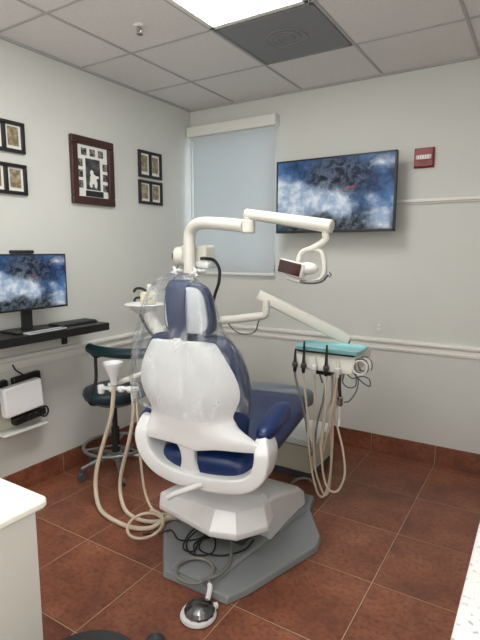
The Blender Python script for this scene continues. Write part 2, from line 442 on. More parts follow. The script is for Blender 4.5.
# ceiling vent
t = thing('ceiling_vent', 'dark grey square perforated air vent in the ceiling beside the light panel', 'vent', (1.395, -.906, H))
x0, x1, y0, y1 = 1.10, 1.69, -1.20, -.61
bm = B()
for a, b_, c, d in ((x0, x1, y0, y0 + .018), (x0, x1, y1 - .018, y1), (x0, x0 + .018, y0, y1), (x1 - .018, x1, y0, y1)): bx(bm, a, b_, c, d, H - .011, H - .001)
wp('frame', bm, M['vent'], t, bevel=.002)
bm = B(); bx(bm, x0 + .016, x1 - .016, y0 + .016, y1 - .016, H - .007, H - .002); wp('perforated_plate', bm, M['vent'], t, smooth=False)
bm = B()
for r in (.05, .085, .12): torus(bm, (1.40, -.90, H - .008), r, .004, seg=48, s2=6)
wp('round_diffuser', bm, M['vent'], t)
# sprinkler
t = thing('fire_sprinkler', 'small chrome sprinkler head with white ring in the ceiling tile', 'sprinkler', (.782, -1.465, H))
bm = B(); lathe(bm, [(.032, 0), (.032, -.003), (.022, -.009), (.014, -.010), (.014, 0)], (.782, -1.465, H - .001)); wp('ring', bm, M['trim'], t)
bm = B(); cyl(bm, (.782, -1.465, H - .01), (.782, -1.465, H - .035), .009, .007)
for s in (-1, 1): tube(bm, [(.782 + s * .012, -1.465, H - .014), (.782 + s * .015, -1.465, H - .03), (.782, -1.465, H - .045)], .003, 6)
lathe(bm, [(.004, 0), (.019, -.002), (.019, -.004), (.004, -.005)], (.782, -1.465, H - .045)); wp('head', bm, M['chrome'], t)

# ------------------------------------------------------------------ television
def screen_set(t, axis, lo, hi, z0, z1, depth_pos, thick, bez, mname, strength):
    """flat screen: bezel, back, picture. axis 0 = spans x, faces -y; axis 1 = spans y, faces +x"""
    def P(bm, a0, a1, d0, d1, zz0, zz1):
        if axis == 0: bx(bm, a0, a1, d0, d1, zz0, zz1)
        else: bx(bm, d0, d1, a0, a1, zz0, zz1)
    s = -1 if axis == 0 else 1
    f = depth_pos; bk = f - s * thick
    bm = B()
    for a0, a1, zz0, zz1 in ((lo, hi, z1 - bez, z1), (lo, hi, z0, z0 + bez * 1.5), (lo, lo + bez, z0, z1), (hi - bez, hi, z0, z1)): P(bm, a0, a1, f, bk, zz0, zz1)
    wp('bezel', bm, M['black'], t, bevel=.002)
    bm = B(); P(bm, lo + .004, hi - .004, f - s * .006, bk, z0 + .004, z1 - .004); wp('back_housing', bm, M['blackm'], t, bevel=.004)
    loc = t.matrix_basis.translation; off = loc.x if axis == 0 else loc.y
    m = sky_picture_mat(mname, axis, lo + bez - off, hi - bez - off, z0 + bez * 1.5 - loc.z, z1 - bez - loc.z, strength)
    bm = B(); P(bm, lo + bez * .9, hi - bez * .9, f - s * .002, f - s * .005, z0 + bez * 1.4, z1 - bez * .9)
    return wp('screen', bm, m, t, smooth=False)
t = thing('television', 'wall-mounted flat television showing clouds, mountains and a red paraglider', 'television', (1.37, 0, 1.66))
TX0, TX1, TZ0, TZ1 = .966, 1.872, 1.668, 2.205
sc_ = screen_set(t, 0, TX0, TX1, TZ0, TZ1, -.185, .045, .012, 'tv_picture', .85)
def paraglider(axis, a, z, d, s, parent, loc):
    bm = B(); n = 10
    top = []; bot = []
    for k in range(n + 1):
        th = R(150 - 120 * k / n); top.append((math.cos(th) * .05 * s, math.sin(th) * .045 * s)); bot.append((math.cos(th) * .047 * s, math.sin(th) * .031 * s + .004 * s))
    def Q(p):
        q = (a + p[0] * (1 if axis == 0 else 1), z + p[1] - p[0] * -.25)
        return Vector((q[0], d, q[1])) if axis == 0 else Vector((d, q[0], q[1]))
    tv = [bm.verts.new(Q(p)) for p in top]; bv = [bm.verts.new(Q(p)) for p in bot]
    for i in range(n): bm.faces.new((tv[i], tv[i + 1], bv[i + 1], bv[i]))
    bmesh.ops.translate(bm, verts=bm.verts, vec=-Vector(loc))
    obj('paraglider_picture', bm, M['redcanopy'], parent, smooth=False)
    bm = B()
    def q2(p): return Vector((a + p[0], d, z + p[1])) if axis == 0 else Vector((d, a + p[0], z + p[1]))
    vs = [bm.verts.new(q2(p)) for p in ((-.004 * s, -.045 * s), (.004 * s, -.045 * s), (.004 * s, -.025 * s), (-.004 * s, -.025 * s))]; bm.faces.new(vs)
    bmesh.ops.translate(bm, verts=bm.verts, vec=-Vector(loc))
    obj('pilot_picture', bm, M['darkpic'], parent, smooth=False)
paraglider(0, 1.555, 1.945, -.1845, .95, sc_, (1.37, 0, 1.66))
bm = B(); bx(bm, 1.25, 1.6, -.02, -.001, 1.8, 2.1); bx(bm, 1.38, 1.46, -.14, -.015, 1.88, 2.0); wp('wall_mount', bm, M['blackm'], t)

# red fire alarm unit on the wall
t = thing('fire_alarm', 'small square red wall alarm with a white band, right of the television', 'alarm', (2.01, 0, 2.10))
bm = B(); bx(bm, 1.944, 2.076, -.008, -.0005, 2.097, 2.230); wp('mount_plate', bm, M['red'], t, bevel=.002)
bm = B(); bx(bm, 1.948, 2.072, -.035, -.007, 2.101, 2.226); wp('housing', bm, M['red'], t, bevel=.006)
bm = B(); bx(bm, 1.962, 2.062, -.05, -.034, 2.148, 2.178); wp('strobe_lens', bm, M['lensclear'], t, bevel=.005)
bm = B()
for k in range(6): bx(bm, 1.969 + k * .016, 1.972 + k * .016, -.0515, -.049, 2.152, 2.174)
wp('reflector_ribs', bm, M['red'], t)
bm = B()
for k in range(4): bx(bm, 1.985, 2.035, -.0365, -.034, 2.118 + k * .006, 2.121 + k * .006)
wp('sounder_slots', bm, mat('dark_red', rgb(84, 20, 26), .5), t)
# wall outlet plate
t = thing('wall_outlet', 'small white outlet plate on the wall just above the chair rail', 'outlet', (1.745, 0, .93))
bm = B(); bx(bm, 1.72, 1.77, -.007, -.0005, .928, 1.012); wp('plate', bm, M['wall'], t, bevel=.003)
bm = B(); bx(bm, 1.733, 1.757, -.011, -.006, .945, .965); bx(bm, 1.733, 1.757, -.011, -.006, .975, .995); wp('socket_face', bm, M['trim'], t, bevel=.003)

# ------------------------------------------------------------------ pictures on the left wall
def wall_frame(bm, y0, y1, z0, z1, w, d=.022, x=.001):
    for a, b_, c, e in ((y0, y1, z0, z0 + w), (y0, y1, z1 - w, z1), (y0, y0 + w, z0 + w, z1 - w), (y1 - w, y1, z0 + w, z1 - w)): bx(bm, x, x + d, a, b_, c, e)
cards = [photo_mat('tan_card_%d' % i, rgb(120, 106, 82), rgb(176, 164, 136), 40, i * 2.3) for i in range(3)]
def double_frame(y0, y1, z0, z1, label, ci):
    t = thing('double_picture_frame', label, 'picture frame', (0, (y0 + y1) / 2, z0), group='small black double frames')
    bm = B(); w = .021; wall_frame(bm, y0, y1, z0, z1, w); ym = (y0 + y1) / 2; bx(bm, .001, .021, ym - .012, ym + .012, z0 + w, z1 - w)
    wp('frame', bm, M['blackframe'], t, bevel=.003)
    for a, b_ in ((y0 + w, ym - .012), (ym + .012, y1 - w)):
        bm = B(); bx(bm, .002, .007, a, b_, z0 + w, z1 - w); mo = wp('mat_board', bm, M['matboard'], t, smooth=False)
        bm = B(); hw = (b_ - a) * .34; c = (a + b_) / 2; hz = (z1 - z0) * .30; zc = (z0 + z1) / 2 + .005; bx(bm, .0075, .009, c - hw, c + hw, zc - hz, zc + hz)
        bmesh.ops.translate(bm, verts=bm.verts, vec=-t.matrix_basis.translation)
        obj('card', bm, cards[ci], mo, smooth=False)
double_frame(-.681, -.415, 2.112, 2.318, 'upper black double frame nearest the window corner', 0)
double_frame(-.684, -.413, 1.907, 2.090, 'lower black double frame nearest the window corner', 1)
double_frame(-1.945, -1.673, 2.117, 2.298, 'upper black double frame above the computer monitor', 0)
double_frame(-1.948, -1.673, 1.871, 2.052, 'lower black double frame just above the computer monitor', 2)
t = thing('photo_collage_frame', 'large brown wooden frame of small photos around one player picture', 'picture frame', (0, -1.145, 1.856))
Y0, Y1, Z0, Z1 = -1.335, -.955, 1.856, 2.309; w = .052
bm = B(); wall_frame(bm, Y0, Y1, Z0, Z1, w, .03); wp('frame', bm, M['brownframe'], t, bevel=.006)
bm = B(); bx(bm, .003, .01, Y0 + w, Y1 - w, Z0 + w, Z1 - w); mo = wp('mat_board', bm, M['matboard'], t, smooth=False)
def in_mat(y, z, hy, hz, m, name):
    bm = B(); bx(bm, .0105, .0125, y - hy, y + hy, z - hz, z + hz); bmesh.ops.translate(bm, verts=bm.verts, vec=-t.matrix_basis.translation)
    return obj(name, bm, m, mo, smooth=False)
pm = [photo_mat('small_photo_%d' % i, rgb(38, 40, 40), rgb(150, 146, 138), 45, i * 1.9) for i in range(4)]
yc = (Y0 + Y1) / 2 + .002
for k in range(3):
    in_mat(yc + (k - 1) * .075, 2.212, .023, .024, pm[k], 'small_photo')
    in_mat(yc - .112, 2.135 - k * .072, .022, .025, pm[(k + 1) % 4], 'small_photo')
    in_mat(yc + .112, 2.125 - k * .072, .022, .025, pm[(k + 2) % 4], 'small_photo')
in_mat(yc, 2.065, .064, .105, photo_mat('player_photo', rgb(40, 44, 46), rgb(92, 96, 96), 20, 4.4), 'player_photo')
bm = B()
for c, s in (((.013, yc + .0, 2.035), (.001, .03, .035)), ((.013, yc - .012, 2.075), (.001, .016, .02)), ((.013, yc + .022, 2.0), (.001, .014, .028)), ((.013, yc - .022, 2.0), (.001, .014, .026)), ((.013, yc + .03, 2.05), (.001, .022, .01))):
    sphere(bm, c, 1.0, s, 14)
bmesh.ops.translate(bm, verts=bm.verts, vec=-t.matrix_basis.translation); obj('player_figure', bm, M['matboard'], mo)
in_mat(yc + .01, 1.933, .08, .02, M['plaque'], 'name_plaque')

# ------------------------------------------------------------------ shelf, monitor and what lies there
ST = 1.056
t = thing('wall_shelf', 'long black wall shelf under the computer monitor', 'shelf', (0, -1.9, 1.0))
bm = B(); bx(bm, .001, .30, -2.9, -1.312, ST - .05, ST); wp('shelf_board', bm, M['black'], t, bevel=.003)
for y in (-1.47, -2.5):
    bm = B(); bx(bm, .026, .036, y - .022, y + .022, ST - .15, ST - .045); bx(bm, .026, .25, y - .022, y + .022, ST - .062, ST - .05); wp('bracket', bm, M['black'], t, bevel=.002)
t = thing('computer_monitor', 'black computer monitor on the wall shelf showing stormy clouds', 'monitor', (.16, -1.83, ST))
MY0, MY1, MZ0, MZ1 = -2.125, -1.562, 1.186, 1.516
sc_ = screen_set(t, 1, MY0, MY1, MZ0, MZ1, .20, .03, .008, 'monitor_picture', .85)
paraglider(1, -1.80, 1.372, .2005, .5, sc_, (.16, -1.83, ST))
bm = B(); bx(bm, .155, .172, -1.87, -1.80, ST + .01, MZ0 + .08); wp('stand_neck', bm, M['black'], t, bevel=.003)
bm = B(); bx(bm, .06, .22, -1.95, -1.72, ST + .001, ST + .013); wp('stand_base', bm, M['black'], t, bevel=.005)
t = thing('webcam', 'dark bar-shaped webcam sitting on top of the computer monitor', 'webcam', (.19, -1.86, MZ1))
bm = B(); bx(bm, .17, .215, -1.93, -1.79, MZ1 + .001, MZ1 + .022); wp('camera_bar', bm, M['blackm'], t, bevel=.009, bseg=3)
bm = B(); cyl(bm, (.215, -1.86, MZ1 + .012), (.219, -1.86, MZ1 + .012), .008); wp('lens', bm, M['black'], t)
t = thing('keyboard', 'flat dark keyboard at the end of the wall shelf', 'keyboard', (.17, -1.48, ST))
bm = B(); bx(bm, .08, .21, -1.63, -1.335, ST + .001, ST + .012); wp('case', bm, M['blackm'], t, bevel=.003)
bm = B()
for i in range(5):
    for j in range(13): add_box(bm, (.098 + i * .0235, -1.618 + j * .0225, ST + .0145), (.017, .017, .006))
wp('keys', bm, mat('grey_keys', rgb(58, 60, 64), .5), t)
t = thing('paper_pad', 'pale grey paper pad lying on the wall shelf beside the keyboard', 'pad', (.2, -1.80, ST))
bm = B(); add_box(bm, (.262, -1.78, ST + .006), (.062, .27, .008), Matrix.Rotation(R(4), 3, 'Z')); wp('pad', bm, mat('pale_grey_paper', rgb(176, 180, 180), .6), t, bevel=.001)
bm = B(); add_box(bm, (.283, -1.78, ST + .0105), (.012, .25, .002), Matrix.Rotation(R(4), 3, 'Z')); wp('binding', bm, M['dgrey'], t)

# white box with black power supplies under the shelf
t = thing('cable_box', 'white cover box on the left wall hiding black power supplies', 'box', (0, -1.8, .45))
rx = Matrix.Rotation(R(4), 3, 'X')
bm = B(); add_box(bm, (.09, -1.85, .64), (.06, .26, .185), rx); wp('cover', bm, M['white'], t, bevel=.012, bseg=3)
bm = B(); bx(bm, .001, .008, -1.99, -1.66, .44, .70); wp('wall_mount_plate', bm, M['beige'], t, bevel=.002)
bm = B(); bx(bm, .001, .11, -1.99, -1.68, .425, .435); wp('clear_ledge', bm, M['wall'], t, bevel=.002)
t = thing('power_strip', 'black power adapters with coiled cords behind the white cover box', 'power adapter', (.06, -1.85, .5))
bm = B(); add_box(bm, (.034, -1.775, .715), (.04, .19, .10), rx); wp('adapter', bm, M['black'], t, bevel=.008)
bm = B(); add_box(bm, (.034, -1.985, .68), (.04, .16, .15), rx); wp('adapter', bm, M['black'], t, bevel=.008)
bm = B(); add_box(bm, (.075, -1.80, .505), (.05, .22, .05), rx); wp('strip', bm, M['black'], t, bevel=.008)
bm = B(); torus(bm, (.08, -1.69, .505), .032, .006, (1, .2, .1)); wp('cord_loop', bm, M['black'], t)
for i in range(3):
    bm = B(); tube(bm, [(.09, -1.87 + i * .05, .49), (.105, -1.86 + i * .05, .525), (.1, -1.83 + i * .05, .49), (.09, -1.80 + i * .05, .52)], .006, 8); wp('cord', bm, M['blackm'], t)
bm = B(); tube(bm, [(.034, -1.79, .76), (.04, -1.83, .79), (.04, -1.85, .81), (.03, -1.86, .84)], .005, 8); wp('cord', bm, M['black'], t)

# ------------------------------------------------------------------ counters
t = thing('counter_cabinet', 'pale grey cabinet under the cream countertop at the lower left', 'cabinet', (1.3, -3.6, 0))
bm = B(); bx(bm, .9, 1.697, -4.6, -2.888, .09, .876); wp('carcass', bm, M['cab'], t, bevel=.002, smooth=False)
bm = B(); bx(bm, .95, 1.65, -4.55, -2.94, 0, .09); wp('plinth', bm, M['dgrey'], t, smooth=False)
t = thing('countertop', 'cream countertop with rounded corner on the grey cabinet', 'countertop', (1.3, -3.6, .86))
bm = B()
poly = [(.88, -4.62), (1.722, -4.62), (1.722, -2.885)] + [(1.697 + .025 * math.cos(R(a)), -2.885 + .025 * math.sin(R(a))) for a in (20, 45, 70)] + [(1.697, -2.86), (.88, -2.86)]
prism(bm, poly, .877, .90); wp('slab', bm, M['counter'], t, bevel=.007, bseg=3)
t = thing('stone_counter_cabinet', 'cabinet under the white speckled counter at the lower right', 'cabinet', (3.0, -3.5, 0))
bm = B(); bx(bm, 2.72, RX - .005, -5.2, -2.0, .09, .86); wp('carcass', bm, M['cab'], t, smooth=False)
bm = B(); bx(bm, 2.78, RX - .01, -5.2, -2.03, 0, .09); wp('plinth', bm, M['dgrey'], t, smooth=False)
t = thing('stone_countertop', 'white speckled stone countertop at the lower right edge', 'countertop', (3.0, -3.5, .86))
bm = B(); bx(bm, 2.681, RX - .005, -5.2, -1.97, .861, .90); wp('slab', bm, M['speckle'], t, bevel=.004)

# ------------------------------------------------------------------ dental chair
CO = (1.45, -1.755, 0.0); CA = R(10)
chair = thing('dental_chair', 'blue and white dental chair standing on a grey floor plate', 'dental chair', CO, CA)
# floor plate (room coordinates)
plate = [(1.335, -2.005), (1.70, -2.0), (1.745, -1.90), (1.885, -1.44), (1.868, -1.34), (1.70, -1.10), (1.66, -.95), (1.24, -.95), (1.13, -1.2), (1.085, -1.69), (1.11, -1.745)]
bm = B(); prism(bm, plate, .001, .035, .012); wp('floor_plate', bm, M['grey'], chair, bevel=.006)
bm = B(); prism(bm, [(1.36, -1.98), (1.60, -1.975), (1.645, -1.55), (1.70, -1.15), (1.26, -1.15), (1.25, -1.55)], .034, .052, .012); wp('plate_ridge', bm, M['grey'], chair, bevel=.005)
# cover over the lift
def yz_prism(bm, prof, x0, x1, inset=.02):
    loft(bm, [[Vector((x0, p[0], p[1])) for p in prof], [Vector((x0 + (x1 - x0) * .06, p[0], p[1] + .012 * (1 if p[1] > .05 else 0))) for p in prof],
              [Vector((x1 - (x1 - x0) * .06, p[0], p[1] + .012 * (1 if p[1] > .05 else 0))) for p in prof], [Vector((x1, p[0], p[1])) for p in prof]])
bm = B(); yz_prism(bm, [(-1.525, .036), (-1.555, .255), (-1.50, .268), (-1.16, .165), (-1.10, .12), (-1.085, .036)], 1.235, 1.658); wp('lift_cover', bm, M['white'], chair, bevel=.012, bseg=3)
# wedge shaped head-end cover that overhangs the plate
low = [(1.150, -1.795), (1.515, -1.862), (1.635, -1.825), (1.722, -1.685), (1.70, -1.585), (1.20, -1.56)]
lip = [(1.144, -1.803), (1.515, -1.872), (1.642, -1.832), (1.730, -1.688), (1.705, -1.58), (1.195, -1.555)]
mid = [(1.165, -1.815), (1.50, -1.80), (1.60, -1.775), (1.69, -1.655), (1.68, -1.585), (1.205, -1.56)]
top = [(1.235, -1.77), (1.475, -1.70), (1.53, -1.69), (1.66, -1.63), (1.65, -1.59), (1.24, -1.57)]
bm = B(); loft(bm, [[Vector((p[0], p[1], z)) for p in ring] for ring, z in ((low, .188), (lip, .200), (lip, .222), (mid, .298), (top, .335))]); wp('wedge_cover', bm, M['white'], chair, bevel=.005, angle=15)
bm = B(); bx(bm, 1.33, 1.57, -1.66, -1.30, .05, .20); wp('lift_mechanism', bm, M['dgrey'], chair)
bm = B(); bx(bm, 1.37, 1.55, -1.69, -1.42, .26, .47); wp('lift_column', bm, M['white'], chair, bevel=.025, bseg=3)

# from here: chair coordinates (x = to the sitter's right, y = towards the toes)
def lean(z): return -0.155 - (z - .66) * .20      # v of the back of the shell
# white rear shell
def interp(tab, z):
    for (a, fa), (b_, fb) in zip(tab, tab[1:]):
        if a <= z <= b_:
            t_ = (z - a) / (b_ - a); t_ = t_ * t_ * (3 - 2 * t_) if False else t_
            return fa + (fb - fa) * t_
    return tab[0][1] if z < tab[0][0] else tab[-1][1]
hw = [(.655, .29), (.675, .30), (.70, .292), (.73, .245), (.76, .215), (.80, .216), (.84, .24), (.88, .258), (.93, .265), (.98, .256), (1.03, .236), (1.08, .205), (1.12, .18), (1.145, .162), (1.16, .135)]
bm = B(); zs = [.655, .67, .685, .70, .72, .745, .77, .80, .84, .88, .92, .96, 1.0, 1.04, 1.08, 1.11, 1.135, 1.152, 1.16]
NS = 20; rings = []
for z in zs:
    w_ = interp(hw, z); row = []
    for i in range(NS + 1):
        s = -1 + 2 * i / NS
        dip = .012 * (1 - s * s) * max(0, 1 - abs(z - 1.16) / .03)
        wrap = .085 * abs(s) ** 2.6 * min(1, max(.25, (z - .66) / .15))
        belly = -.018 * (1 - s * s)
        zz = z + (.03 * abs(s) ** 3 * -1 if z > 1.14 else 0) + dip * 0
        if z < .69: zz += -.02 * max(0, 1 - abs(s) / .35) + .0
        row.append(Vector((s * w_ - .042 + .045 * max(0, min(1, (.76 - z) / .06)), lean(z) + wrap + belly, zz)))
    rings.append(row)
loft(bm, rings, cap=False, closed=False)
sh = obj('backrest_shell', bm, M['white'], chair, sub=2, solid=.022)
# central stem below the shell
bm = B()
st = [(.70, .09, -.155), (.66, .06, -.15), (.62, .036, -.142), (.57, .034, -.135), (.53, .046, -.125), (.49, .075, -.11)]
loft(bm, [superring((-.05, v, z), Vector((1, 0, 0)), Vector((0, 1, 0)), w_, .026, 3.5, 20) for z, w_, v in st])
obj('shell_stem', bm, M['white'], chair, sub=1)
# yoke: U-shaped white frame from armrest to armrest under the seat
path = [(-.282, -.095, .755), (-.292, -.11, .70), (-.292, -.12, .64), (-.262, -.125, .575), (-.20, -.125, .52), (-.11, -.12, .487), (0.01, -.12, .478), (.13, -.12, .482), (.225, -.12, .50), (.288, -.12, .545), (.312, -.12, .61), (.312, -.115, .67), (.295, -.10, .722)]
P = catmull([Vector(p) for p in path], 5); rings = []
for i, p in enumerate(P):
    d = (P[min(i + 1, len(P) - 1)] - P[max(i - 1, 0)]).normalized(); yv = Vector((0, 1, 0)); x = d.cross(yv).normalized()
    e = min(i, len(P) - 1 - i); k = .72 + .28 * min(1, e / 6)
    rings.append(superring(p + Vector((0, .018, 0)), x, yv, .037 * k, .072 * k, 7, 28))
bm = B(); loft(bm, rings); obj('yoke', bm, M['white'], chair, sub=1)
# blue back cushion, seen as a rim round the shell
bm = B(); rings = []
cw = [(.60, .21), (.66, .235), (.75, .25), (.85, .268), (.95, .274), (1.03, .260), (1.10, .226), (1.15, .195), (1.178, .16)]
for z, w_ in cw:
    th = .05 if z < 1.15 else .04
    rings.append(superring((-.025, lean(z) + .095, z), Vector((1, 0, 0)), Vector((0, 1, 0)), w_, th, 3.0, 32))
loft(bm, rings); obj('backrest_cushion', bm, M['navy'], chair, sub=1)
# seat and leg rest
bm = B(); rings = []
seat = [(-.135, .56, .49, .16), (-.12, .60, .468, .21), (-.07, .618, .457, .24), (.02, .622, .46, .256), (.2, .612, .472, .265), (.4, .606, .48, .268), (.6, .61, .486, .27), (.8, .62, .492, .272), (.96, .628, .496, .272)]
for v, zt, zb, w_ in seat: rings.append(superring((0, v, (zt + zb) / 2), Vector((1, 0, 0)), Vector((0, 0, 1)), w_, (zt - zb) / 2, 3.6, 36))
loft(bm, rings); obj('seat_cushion', bm, M['blue'], chair, sub=1)
bm = B(); rings = []
toe = [(.965, .633, .492, .275), (1.03, .636, .495, .270), (1.08, .632, .505, .248), (1.11, .615, .52, .21), (1.12, .595, .54, .16)]
for v, zt, zb, w_ in toe: rings.append(superring((0, v, (zt + zb) / 2), Vector((1, 0, 0)), Vector((0, 0, 1)), w_, (zt - zb) / 2, 3.6, 36))
loft(bm, rings); o = obj('toe_cover', bm, M['toefilm'], chair, sub=1); o['label'] = 'grey protective cover on the toe end'
bm = B(); add_box(bm, (0, .22, .44), (.34, .56, .06)); obj('seat_frame', bm, M['white'], chair, bevel=.01)
# armrests
for s in (1, -1):
    bm = B(); rings = []
    pr = [(-.13, .012, .728), (-.115, .030, .728), (-.07, .042, .73), (.0, .047, .738), (.1, .050, .748), (.17, .050, .752), (.215, .042, .754), (.238, .022, .752)]
    for v, r_, z in pr: rings.append(superring((s * .302, v, z), Vector((1, 0, 0)), Vector((0, 0, 1)), r_ * 1.05, r_ * .85, 2.6, 20))
    loft(bm, rings); a = obj('armrest', bm, M['blue'], chair, sub=1)
    bm = B(); tube(bm, [(s * .29, -.10, .69), (s * .29, -.05, .675), (s * .29, .02, .70)], .016, 10); obj('armrest_bracket', bm, M['white'], a)
# headrest
hx = Vector((1, 0, 0)); 
def hpt(u, z, d): return Vector((u, -.225 - (z - 1.16) * .12 + d, z))
bm = B(); rings = []
for d, g in ((.0, .90), (.012, 1.0), (.05, 1.0), (.075, .88)):
    ring = []
    for k in range(36):
        th = 2 * PI * k / 36; ct, stn = math.cos(th), math.sin(th)
        u = math.copysign(abs(ct) ** .55, ct) * .118 * g; z = 1.285 + math.copysign(abs(stn) ** .55, stn) * .118 * g
        u *= 1 - .12 * (z - 1.285) / .118
        ring.append(hpt(u, z, d))
    rings.append(ring)
loft(bm, rings); hd = obj('headrest', bm, M['navy'], chair, sub=1)
bm = B(); rings = []
for d, g in ((-.014, .84), (-.009, .9), (.004, .9)):
    ring = []
    for k in range(36):
        th = 2 * PI * k / 36; ct, stn = math.cos(th), math.sin(th)
        u = math.copysign(abs(ct) ** .55, ct) * .108 * g; z = 1.285 + math.copysign(abs(stn) ** .55, stn) * .11 * g
        u *= 1 - .12 * (z - 1.285) / .118
        ring.append(hpt(u, z, d))
    rings.append(ring)
loft(bm, rings); o = obj('headrest_plate', bm, mat('pale_grey_plate', rgb(188, 192, 198), .45), hd); o['label'] = 'pale grey rear plate'
bm = B(); rings = []
for z, w_, d in ((1.135, .036, -.012), (1.17, .042, -.022), (1.24, .046, -.03), (1.32, .047, -.028), (1.38, .05, -.016), (1.408, .052, .02), (1.412, .05, .05)):
    rings.append(superring(hpt(-.034, z, d), hx, Vector((0, 1, .1)), w_, .009, 3, 16))
loft(bm, rings); obj('headrest_strap', bm, M['navy'], hd, sub=1)
bm = B(); add_box(bm, (-.034, -.262, 1.15), (.034, .02, .032)); obj('strap_clip', bm, M['white'], hd, bevel=.006)
# small white lever below the yoke
bm = B(); tube(bm, [(.03, -.17, .478), (-.02, -.205, .462), (-.08, -.222, .435), (-.118, -.222, .408)], .014, 10); obj('release_lever', bm, M['white'], chair)

# ------------------------------------------------------------------ plastic bag over the headrest and backrest
t = thing('plastic_cover', 'clear crinkled plastic bag pulled over headrest and back of the blue chair', 'plastic cover', CO, CA)
bm = B(); rings = []; rnd = random.Random(3)
ph = [rnd.uniform(0, 6.28) for _ in range(8)]
prof = [(1.435, .05, .03, .02), (1.425, .085, .07, .03), (1.40, .112, .12, .05), (1.36, .140, .155, .07), (1.31, .150, .185, .08), (1.25, .160, .205, .088), (1.19, .185, .225, .10), (1.13, .235, .262, .115), (1.07, .258, .28, .122), (1.0, .276, .302, .125), (.93, .280, .304, .128), (.87, .278, .302, .128), (.83, .276, .298, .128)]
n = 56
for j, (z, wr, wl, hv) in enumerate(prof):
    ring = []
    for k in range(n):
        th = 2 * PI * k / n; ct, stn = math.cos(th), math.sin(th)
        wv = wr if ct > 0 else wl
        amp = .010 + .012 * (1 if z > 1.13 else .3)
        r_ = 1 + (math.sin(5 * th + ph[0] + z * 22) + .7 * math.sin(11 * th + ph[1] - z * 35) + .5 * math.sin(19 * th + ph[2] + z * 50)) * amp * (1.6 if ct < 0 else 1)
        u = math.copysign(abs(ct) ** .75, ct) * wv * r_; dv = math.copysign(abs(stn) ** .75, stn) * hv * (1 + (r_ - 1) * 1.5)
        ring.append(Vector((u - .02, lean(z) + .055 + dv - .004, z + .012 * math.sin(3 * th + ph[3]) + .02 * (1 if z < .85 else 0) * math.sin(4 * th + ph[4]))))
    rings.append(ring)
rows = loft(bm, rings, cap=False); bm.faces.new(list(reversed(rows[0])))
obj('film', bm, M['film'], t, sub=1)

# ------------------------------------------------------------------ dental unit (column, bowl) behind the chair
unit = thing('dental_unit', 'ivory dental unit column with spittoon bowl behind the chair back', 'dental unit', (.87, -1.0, .0))
bm = B(); bx(bm, .76, .975, -1.28, -.82, .44, .955); wp('body', bm, M['beige'], unit, bevel=.03, bseg=3)
bm = B(); bx(bm, .80, .94, -1.2, -.9, .0, .45); wp('pedestal', bm, M['beige'], unit, bevel=.02)
bm = B(); tube(bm, [(.85, -1.24, .85), (.80, -1.31, .95), (.72, -1.34, 1.08), (.69, -1.345, 1.16)], .04, 14); wp('bowl_arm', bm, M['offwhite'], unit)
bm = B(); lathe(bm, [(.03, -.055), (.05, -.05), (.085, -.02), (.118, .0), (.124, .006), (.118, .010), (.085, -.004), (.04, -.03), (.001, -.034)], (.655, -1.35, 1.198)); wp('spittoon_bowl', bm, M['white'], unit)
bm = B(); bx(bm, .665, .745, -1.40, -1.33, 1.205, 1.285); sb = wp('spout_block', bm, M['cream'], unit, bevel=.012)
for z in (1.29, 1.232):
    bm = B(); tube(bm, [(.70, -1.36, z - .01), (.66, -1.37, z + .012), (.61, -1.37, z + .01), (.59, -1.37, z - .01)], .008, 8)
    bmesh.ops.translate(bm, verts=bm.verts, vec=-unit.matrix_basis.translation); o = obj('spout', bm, M['black'], sb); o['label'] = 'curved black spout'
bm = B(); cyl(bm, (.72, -1.36, 1.285), (.72, -1.36, 1.33), .022); wp('cup_holder', bm, M['white'], unit)
bm = B(); tube(bm, [(.62, -1.36, 1.155), (.66, -1.37, 1.10), (.72, -1.38, 1.04), (.79, -1.36, .98)], .008, 8); wp('drain_hose', bm, M['black'], unit)

# lamp on its post
lamp = thing('dental_lamp', 'white dental operating lamp on a bent post with jointed arms', 'lamp', (.915, -1.22, .95))
bm = B(); tube(bm, [(.915, -1.22, .957), (.915, -1.22, 1.2), (.915, -1.22, 1.45), (.916, -1.22, 1.58), (.927, -1.222, 1.645), (.97, -1.23, 1.685), (1.04, -1.24, 1.697), (1.2, -1.27, 1.685), (1.36, -1.30, 1.668)], .036, 18, n=6); wp('post', bm, M['offwhite'], lamp)
bm = B(); cyl(bm, (1.385, -1.30, 1.628), (1.385, -1.30, 1.70), .036); cyl(bm, (1.385, -1.30, 1.70), (1.385, -1.30, 1.715), .026); wp('elbow_joint', bm, M['offwhite'], lamp, bevel=.008)
bm = B(); tube(bm, [(1.365, -1.30, 1.733), (1.62, -1.30, 1.692), (1.865, -1.30, 1.652)], lambda s: .028 + .006 * s, 16, smooth=False); wp('upper_arm', bm, M['offwhite'], lamp, bevel=.008)
bm = B(); cyl(bm, (1.83, -1.30, 1.635), (1.83, -1.30, 1.60), .02, .016); tube(bm, [(1.83, -1.30, 1.615), (1.832, -1.30, 1.588), (1.795, -1.30, 1.562), (1.752, -1.30, 1.540)], .018, 12); wp('drop_joint', bm, M['offwhite'], lamp)
